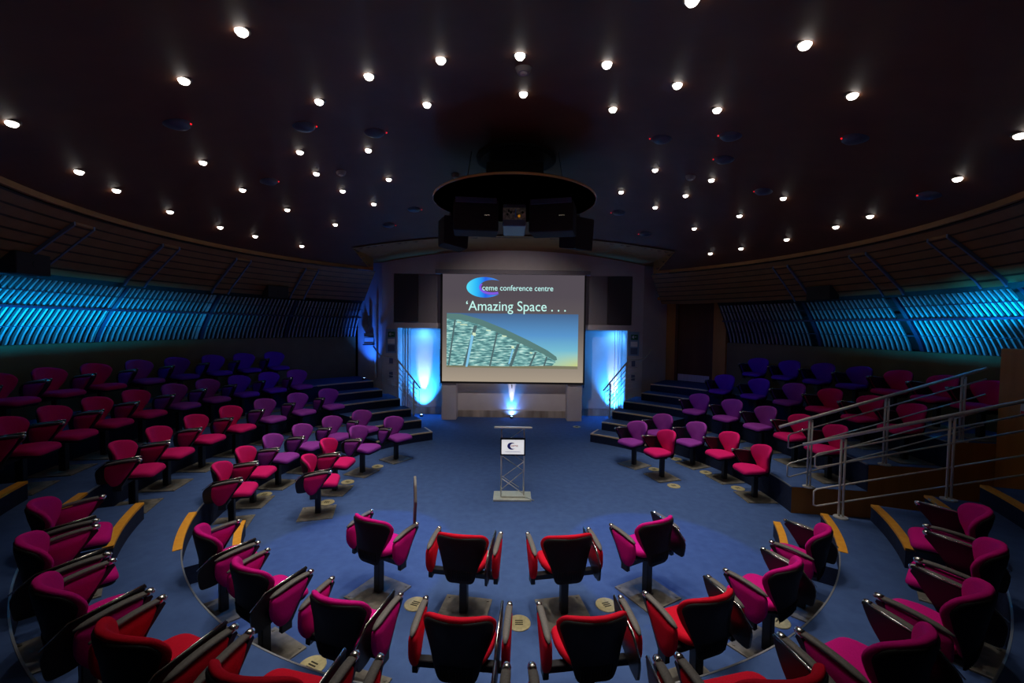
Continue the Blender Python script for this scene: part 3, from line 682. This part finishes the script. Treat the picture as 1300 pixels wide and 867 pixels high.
# ------------------------------------------------------------------ brass floor boxes
FB = [(-.9, -2.66), (.08, -2.9), (.92, -2.64), (-1.53, -3.4), (-2.73, -.4), (-3.81, -.14), (-2.74, .42), (-2.49, 1.21), (2.68, 1.24), (2.73, .42), (3.58, 1.10), (3.77, .35), (3.34, 1.87), (2.43, -2.83), (1.73, 4.53)]
FL = ['between the two left chairs of the near front row', 'between the two central chairs of the near front row', 'between the two right chairs of the near front row', 'behind the magenta chairs of the near second row, left',
      'beside the front chair of the left bank', 'under the second row of the left bank', 'between the two crimson and purple front chairs, left bank', 'beside the front chair nearest the left stage steps',
      'between the two front chairs of the right bank', 'in front of the crimson front chair, right bank', 'between second and third chairs of the right second row', 'nearest the passage in the right second row',
      'behind the purple front chair of the right bank', 'behind the magenta chairs of the near second row, right', 'alone on the carpet by the right pillar']
f0 = None
for (x, y), lb in zip(FB, FL):
    if f0 is None:
        f0 = t = empty('floor_box', (x, y, 0), 0, '', 'floor box', 'round floor boxes')
        bm = bmesh.new(); lathe(bm, [(.105, 0), (.105, .006), (.098, .010), (.09, .008)], 28); obj('lid', bm, M['brass'], t)
        bm = bmesh.new(); box(bm, -.035, .035, -.03, -.02, .008, .011); box(bm, -.035, .035, -.005, .005, .008, .011); box(bm, -.035, .035, .02, .03, .008, .011); obj('slots', bm, M['brass_dark'], t)
    else:
        t = copy_tree(f0); t.location = (x, y, 0)
    t.rotation_euler = (0, 0, math.atan2(-x, y)); t['label'] = 'round brass floor box ' + lb

# ------------------------------------------------------------------ lecture chairs
# back rest: outline in (x, z), mapped onto a curved reclined surface
def F_back(a, b, o):
    k = min(1, max(0, (b-.38)/.26)); k = 2.25*(.22+.78*k*k*(3-2*k))
    y = -.130 - .18*(b-.42) + k*a*a
    n = Vector((-2*k*a, 1, .18)).normalized()
    return Vector((a, y, b - .35*a*a)) + n*o
def shell_outline():
    g = -.020
    pts = [(-.115, .358), (.115, .358), (.142, .44), (.160, .53), (.190, .63), (.225, .735), (.218+g, .805+g*.6), (.10, .828+g), (-.10, .828+g), (-.218-g, .805+g*.6), (-.225, .735), (-.190, .63), (-.160, .53), (-.142, .44)]
    return rounded(pts, .07, 3)
def back_outline(gr=0):
    pts = [(-.120-gr*.6, .425-gr*.3), (.120+gr*.6, .425-gr*.3), (.162+gr, .51), (.218+gr, .63), (.250+gr, .735), (.218+gr, .805+gr*.6), (.10, .828+gr), (-.10, .828+gr), (-.218-gr, .805+gr*.6), (-.250-gr, .735), (-.218-gr, .63), (-.162-gr, .51)]
    return rounded(pts, .08, 3)
def F_seat(a, b, o): # b = y
    return Vector((a, b, .445 + o - .035*max(0, (b-.12)/.2)**2 + .12*a*a))
def seat_outline(gr=0):
    return rounded([(-.150-gr, -.105-gr), (.150+gr, -.105-gr), (.222+gr, .08), (.205+gr, .275+gr), (-.205-gr, .275+gr), (-.222-gr, .08)], .07, 4)
PANEL = rounded([(-.12, .620), (.175, .655), (.15, .59), (.01, .385), (-.06, .375), (-.13, .48)], [.03, .02, .04, .05, .06, .08], 3)
TAB = rounded([(-.13, .650), (.20, .690), (.16, .60), (.07, .48), (-.12, .40), (-.22, .40), (-.245, .56)], [.03, .02, .05, .05, .04, .03, .06], 3)
def F_side(xc): return lambda a, b, o: Vector((xc+o, a, b))
AX = .305
cache = {}
def mesh_of(key, fn):
    if key not in cache:
        o = fn(); cache[key] = o.data; bpy.data.objects.remove(o)
    return cache[key]
def part(name, key, fn, parent, label=None):
    me = mesh_of(key, fn)
    o = bpy.data.objects.new(name, me); C.objects.link(o); o.parent = parent
    if label: o['label'] = label
    return o
def mk_plate():
    bm = B(-.225, .225, -.235, .215, 0, .012)
    box(bm, -.225, .225, -.004, .004, .0121, .0125)
    for x in (-.19, .19):
        for y in (-.2, .18): lathe(bm, [(.013, .012), (.013, .017)], 8, c=(x, y, 0))
    return obj('p', bm, M['plate'])
def mk_post():
    bm = bevel(B(-.036, .036, -.036, .036, .012, .40), .008); return obj('p', bm, M['blackmetal'])
def mk_frame(both):
    bm = bmesh.new(); x0 = -.32 if both else -.10
    box(bm, x0, .32, -.035, .025, .355, .405)
    box(bm, .285, .325, -.05, .035, .325, .42)
    if both: box(bm, -.325, -.285, -.05, .035, .325, .42)
    box(bm, -.10, .10, -.14, .14, .375, .41)
    box(bm, -.06, .06, -.125, -.08, .36, .44)
    return obj('p', bevel(bm, .005, 1), M['blackmetal'])
def mk_pan():
    bm = bmesh.new(); cushion(bm, seat_outline(-.012), lambda a, b, o: F_seat(a, b, o)-Vector((0, 0, .018)), .005, .035); return obj('p', bm, M['plastic'])
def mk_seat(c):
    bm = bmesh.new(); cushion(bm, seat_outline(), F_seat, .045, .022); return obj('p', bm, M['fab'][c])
def mk_shell():
    bm = bmesh.new(); cushion(bm, shell_outline(), lambda a, b, o: F_back(a, b, o-.012), .004, .016)
    for i in range(11):
        x = -.10+.02*i
        pts = [F_back(x, z, -.030) for z in (.405, .435, .465, .495)]; tube(bm, pts, .0055, 5)
    return obj('p', bm, M['plastic'])
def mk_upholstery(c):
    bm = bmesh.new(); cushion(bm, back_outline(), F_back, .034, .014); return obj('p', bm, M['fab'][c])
def mk_arm(s):
    bm = bmesh.new(); pts = []
    sec = [(.024*cos(2*PI*k/12), .017*sin(2*PI*k/12)*(1 if sin(2*PI*k/12) < 0 else .75)) for k in range(12)]
    rings = []
    for i in range(11):
        f = i/10; y = -.125+.335*f; z = .648+.038*f-.014*(2*f-1)**2; w = (.35, .8, 1, 1, 1, 1, 1, 1, 1, .95, .6)[i]
        rings.append([bm.verts.new((s*AX+a*w, y, z+b*w)) for a, b in sec])
    for p, q in zip(rings, rings[1:]):
        for k in range(12): bm.faces.new((p[k], q[k], q[(k+1) % 12], p[(k+1) % 12])).smooth = True
    bm.faces.new(rings[0]); bm.faces.new(rings[-1][::-1])
    return obj('p', bm, M['pad'])
def mk_cap(s):
    bm = bmesh.new(); tube(bm, [(s*AX, .178, .668), (s*AX, .200, .671), (s*AX, .216, .669), (s*AX, .224, .667)], [.0215, .0225, .019, .010], 10); return obj('p', bm, M['chrome'])
def mk_strut(s):
    bm = bmesh.new()
    fr = [(.205, .660), (.212, .64), (.13, .54), (.03, .37), (-.02, .33), (-.03, .37), (.0, .40), (.11, .555), (.18, .65)]
    prism(bm, fr, F_side(s*AX), -.016, .016); return obj('p', bm, M['blackmetal'])
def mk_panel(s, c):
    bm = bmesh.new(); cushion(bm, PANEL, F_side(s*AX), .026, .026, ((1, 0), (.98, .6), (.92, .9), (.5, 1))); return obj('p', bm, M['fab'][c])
def mk_tablet():
    bm = bmesh.new(); prism(bm, TAB, F_side(AX-.052), -.009, .009)
    tube(bm, [(AX-.052, -.13, .650), (AX-.052, .20, .690)], .010, 6)
    return obj('p', bm, M['tablet'])
def mk_tablet_edge():
    bm = bmesh.new(); tube(bm, [(AX-.052, -.24, .575), (AX-.052, -.13, .660), (AX-.052, .05, .683), (AX-.052, .195, .702)], .0045, 6); return obj('p', bm, M['chrome'])
def mk_tablet_up():
    bm = bmesh.new()
    prism(bm, rounded([(.17, .72), (.21, .72), (.21, 1.14), (.19, 1.16), (.09, 1.10), (.02, .95)], .02, 3), F_side(AX-.02), -.011, .011)
    tube(bm, [(AX-.02, .195, .66), (AX-.02, .195, .84)], .016, 8)
    bmesh.ops.rotate(bm, verts=bm.verts, cent=(AX-.02, .195, 0), matrix=Matrix.Rotation(R(44), 3, 'Z'))
    return obj('p', bm, M['pad'])
def chair(c, both, up=False):
    t = empty('lecture_chair', (0, 0, 0), 0, '', 'chair')
    part('base_plate', 'plate', mk_plate, t); part('post', 'post', mk_post, t)
    part('seat_frame', ('frame', both), lambda: mk_frame(both), t)
    s = part('seat', ('seat', c), lambda: mk_seat(c), t); part('seat_pan', 'pan', mk_pan, s)
    b = part('backrest', 'shell', mk_shell, t, 'black plastic backrest shell'); part('back_upholstery', ('uph', c), lambda: mk_upholstery(c), b, c+' upholstered back pad')
    for sd in ((1, -1) if both else (1,)):
        a = part('armrest', ('arm', sd), lambda: mk_arm(sd), t)
        part('arm_cap', ('cap', sd), lambda: mk_cap(sd), a, 'polished arm end cap'); part('arm_strut', ('strut', sd), lambda: mk_strut(sd), a)
        part('side_panel', ('panel', sd, c), lambda: mk_panel(sd, c), a, c+' upholstered side panel')
    if up: part('writing_tablet', 'tabup', mk_tablet_up, t, 'writing tablet swung upright')
    else:
        w = part('writing_tablet', 'tab', mk_tablet, t, 'folded black writing tablet'); part('tablet_edge', 'tabedge', mk_tablet_edge, w)
    return t
protos = {}
def put(r, az, z, c, both, label, group, up=False, turn=0):
    k = (c, both, up)
    if k not in protos: protos[k] = t = chair(c, both, up)
    else: t = copy_tree(protos[k])
    p = P(r, az, z); t.location = p; t.rotation_euler = (0, 0, R(180-az+turn))
    t['label'] = label; t['group'] = group
CN = {'red': 'red', 'magenta': 'magenta', 'crimson': 'crimson', 'purple': 'purple', 'violet': 'blue-lit violet'}
RR = {'A': 2.80, 'B': 3.83, 'C': 4.84, 'D': 5.79, 'E': 6.70}
RZ = {'A': 0, 'B': 0, 'C': 2*S, 'D': 4*S, 'E': 6*S}
RN = {'A': 'front', 'B': 'second', 'C': 'third', 'D': 'fourth', 'E': 'back'}
def bank(side, row, azs, cols):
    """azimuths listed from the stage outwards"""
    for k, (a, c) in enumerate(zip(azs, cols)):
        lb = '%s lecture chair, %s from the stage in the %s row, %s bank' % (CN[c], NUM[k], RN[row], side)
        put(RR[row], a, RZ[row], c, False, lb, 'lecture chairs in the %s bank' % side)
def near(row, azs, cols, ups=(), turns={}):
    for k, (a, c) in enumerate(zip(azs, cols)):
        lb = '%s lecture chair seen from behind, %s from the left in the near %s row' % (CN[c], NUM[k], RN[row])
        put(RR[row], a, RZ[row], c, True, lb, 'lecture chairs in the near bank', k in ups, turns.get(k, 0))
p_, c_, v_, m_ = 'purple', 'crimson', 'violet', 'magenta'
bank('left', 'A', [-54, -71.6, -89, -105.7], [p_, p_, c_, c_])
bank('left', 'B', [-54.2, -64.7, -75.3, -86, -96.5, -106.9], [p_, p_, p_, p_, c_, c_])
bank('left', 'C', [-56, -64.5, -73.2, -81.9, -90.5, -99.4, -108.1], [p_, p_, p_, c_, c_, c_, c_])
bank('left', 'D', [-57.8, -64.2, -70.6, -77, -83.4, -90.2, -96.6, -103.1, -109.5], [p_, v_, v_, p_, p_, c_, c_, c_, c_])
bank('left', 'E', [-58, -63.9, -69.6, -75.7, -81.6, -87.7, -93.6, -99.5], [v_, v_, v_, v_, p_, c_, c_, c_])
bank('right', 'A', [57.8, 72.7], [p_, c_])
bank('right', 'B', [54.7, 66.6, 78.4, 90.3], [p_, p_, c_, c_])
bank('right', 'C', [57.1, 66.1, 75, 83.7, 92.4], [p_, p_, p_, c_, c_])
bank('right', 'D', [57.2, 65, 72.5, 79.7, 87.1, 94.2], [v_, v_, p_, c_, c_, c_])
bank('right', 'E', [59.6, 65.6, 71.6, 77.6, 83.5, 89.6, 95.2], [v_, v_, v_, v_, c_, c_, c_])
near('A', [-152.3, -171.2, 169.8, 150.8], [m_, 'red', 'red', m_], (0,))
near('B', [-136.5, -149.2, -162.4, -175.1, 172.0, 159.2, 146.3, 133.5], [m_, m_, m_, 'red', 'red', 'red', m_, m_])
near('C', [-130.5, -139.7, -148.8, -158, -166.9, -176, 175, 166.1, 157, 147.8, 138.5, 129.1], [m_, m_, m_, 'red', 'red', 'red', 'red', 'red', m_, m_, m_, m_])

# ------------------------------------------------------------------ light of the place
def aim(loc, to):
    return (Vector(to)-Vector(loc)).to_track_quat('-Z', 'Y').to_euler()
# blue / white uplights of the stage
BL = (.02, .30, 1.0)
for x, y in ((-2.62, 5.62), (3.03, 5.66)):
    spot(x, y, .07, 110, 60, BL, 'stage_uplight_beam', 1, aim((x, y, .07), (x, y+.35, .66)), .02)
    spot(x, y, .07, 760, 74, BL, 'stage_uplight_beam', 1, aim((x, y, .07), (x, y+.35, .95)), .02)
    spot(x, y, .07, 240, 22, (.92, .9, 1), 'stage_uplight_beam', .8, aim((x, y, .07), (x, y+.33, 1.2)), .02)
    spot(x, 5.62, 2.5, 26, 160, (.07, .36, 1), 'alcove_downlight', 1, aim((x, 5.62, 2.5), (x, 5.95, 2.0)), .05)
spot(0, 5.5, .07, 90, 66, BL, 'stage_uplight_beam', 1, aim((0, 5.5, .07), (0, 5.62, .5)), .02)
spot(0, 5.5, .07, 26, 150, (.12, .30, 1.0), 'stage_uplight_beam', 1, aim((0, 5.5, .07), (0, 5.62, .35)), .02)
spot(0, 5.5, .07, 150, 17, (.92, .9, 1), 'stage_uplight_beam', .8, aim((0, 5.5, .07), (0, 5.62, .9)), .02)
spot(-4.05, 4.95, 6*S+.07, 190, 58, (.02, .15, 1.0), 'stage_uplight_beam', 1, aim((-4.05, 4.95, 1.2), (-4.14, 5.60, 2.3)), .03)
for sx in (-1, 1): spot(sx*1.0, .4, 3.9, 90, 44, (.03, .10, 1.0), 'pod_blue_wash', 1, aim((sx*1.0, .4, 3.9), (sx*5.0, 3.3, 1.6)), .03)
spot(0, .6, 4.3, 300, 72, (1, .88, .88), 'stage_wall_fill', 1, aim((0, .6, 4.3), (0, 5.4, 1.9)), .05)  # added fill on the stage wall, in place of screen scatter and floor bounce
for sx in (-1, 1): spot(sx*.9, .1, 3.9, 230, 30, (.02, .25, 1.0), 'pod_floor_wash', .15, aim((sx*.9, .1, 3.9), (sx*1.75, -1.75, 0)), .03)
# blue wash lamps of the pod towards the back rows near the stage, and on the carpet
# cyan strip lights hidden behind the wall ledge
def area(loc, to, w, h, e, col, name='wall_wash_light', spread=120):
    l = bpy.data.lights.new(name, 'AREA'); l.shape = 'RECTANGLE'; l.size = w; l.size_y = h; l.energy = e; l.color = col; l.spread = R(spread)
    o = bpy.data.objects.new(name, l); C.objects.link(o); o.location = loc; o.rotation_euler = aim(loc, to)
    return o
for az, e in ((-66, .5), (-74, 2.2), (-81, 6), (-88, 10), (-96, 14), (-104, 14), (68, .4), (75, 2), (82, 5.5), (89, 10)):
    area(P(6.55, az, 2.42), P(7.1, az, 2.82), 1.0, .06, e, (.0, .38, 1.0))
for az in (97, 105): area(P(6.56, az, 2.66), P(6.90, az, 3.10), 1.0, .06, 14, (.0, .38, 1.0), spread=100)
w = bpy.data.worlds.new('dark_surroundings'); bpy.context.scene.world = w; w.use_nodes = True
w.node_tree.nodes['Background'].inputs[0].default_value = (.5, .55, .7, 1); w.node_tree.nodes['Background'].inputs[1].default_value = .0

# ------------------------------------------------------------------ camera
f = 536.35; X0 = .0122; ZC = 6.5755; roll = .0121; pitch = .0365
c, sn, cp, sp = cos(roll), sin(roll), cos(pitch), sin(pitch)
right = Vector((c, sn*sp, sn*cp)); up = Vector((-sn, c*sp, c*cp)); fw = Vector((0, cp, -sp))
cam = bpy.data.cameras.new('camera'); co = bpy.data.objects.new('camera', cam); C.objects.link(co)
cam.sensor_width = 36; cam.lens = f/1300*36; cam.clip_start = .05; cam.clip_end = 100
co.matrix_world = Matrix(((right.x, up.x, -fw.x, -X0), (right.y, up.y, -fw.y, -ZC), (right.z, up.z, -fw.z, 2.65), (0, 0, 0, 1)))
sc = bpy.context.scene; sc.camera = co
sc.view_settings.view_transform = 'Standard'; sc.view_settings.look = 'None'; sc.view_settings.gamma = 1
sc.view_settings.use_curve_mapping = False; sc.view_settings.exposure = 0
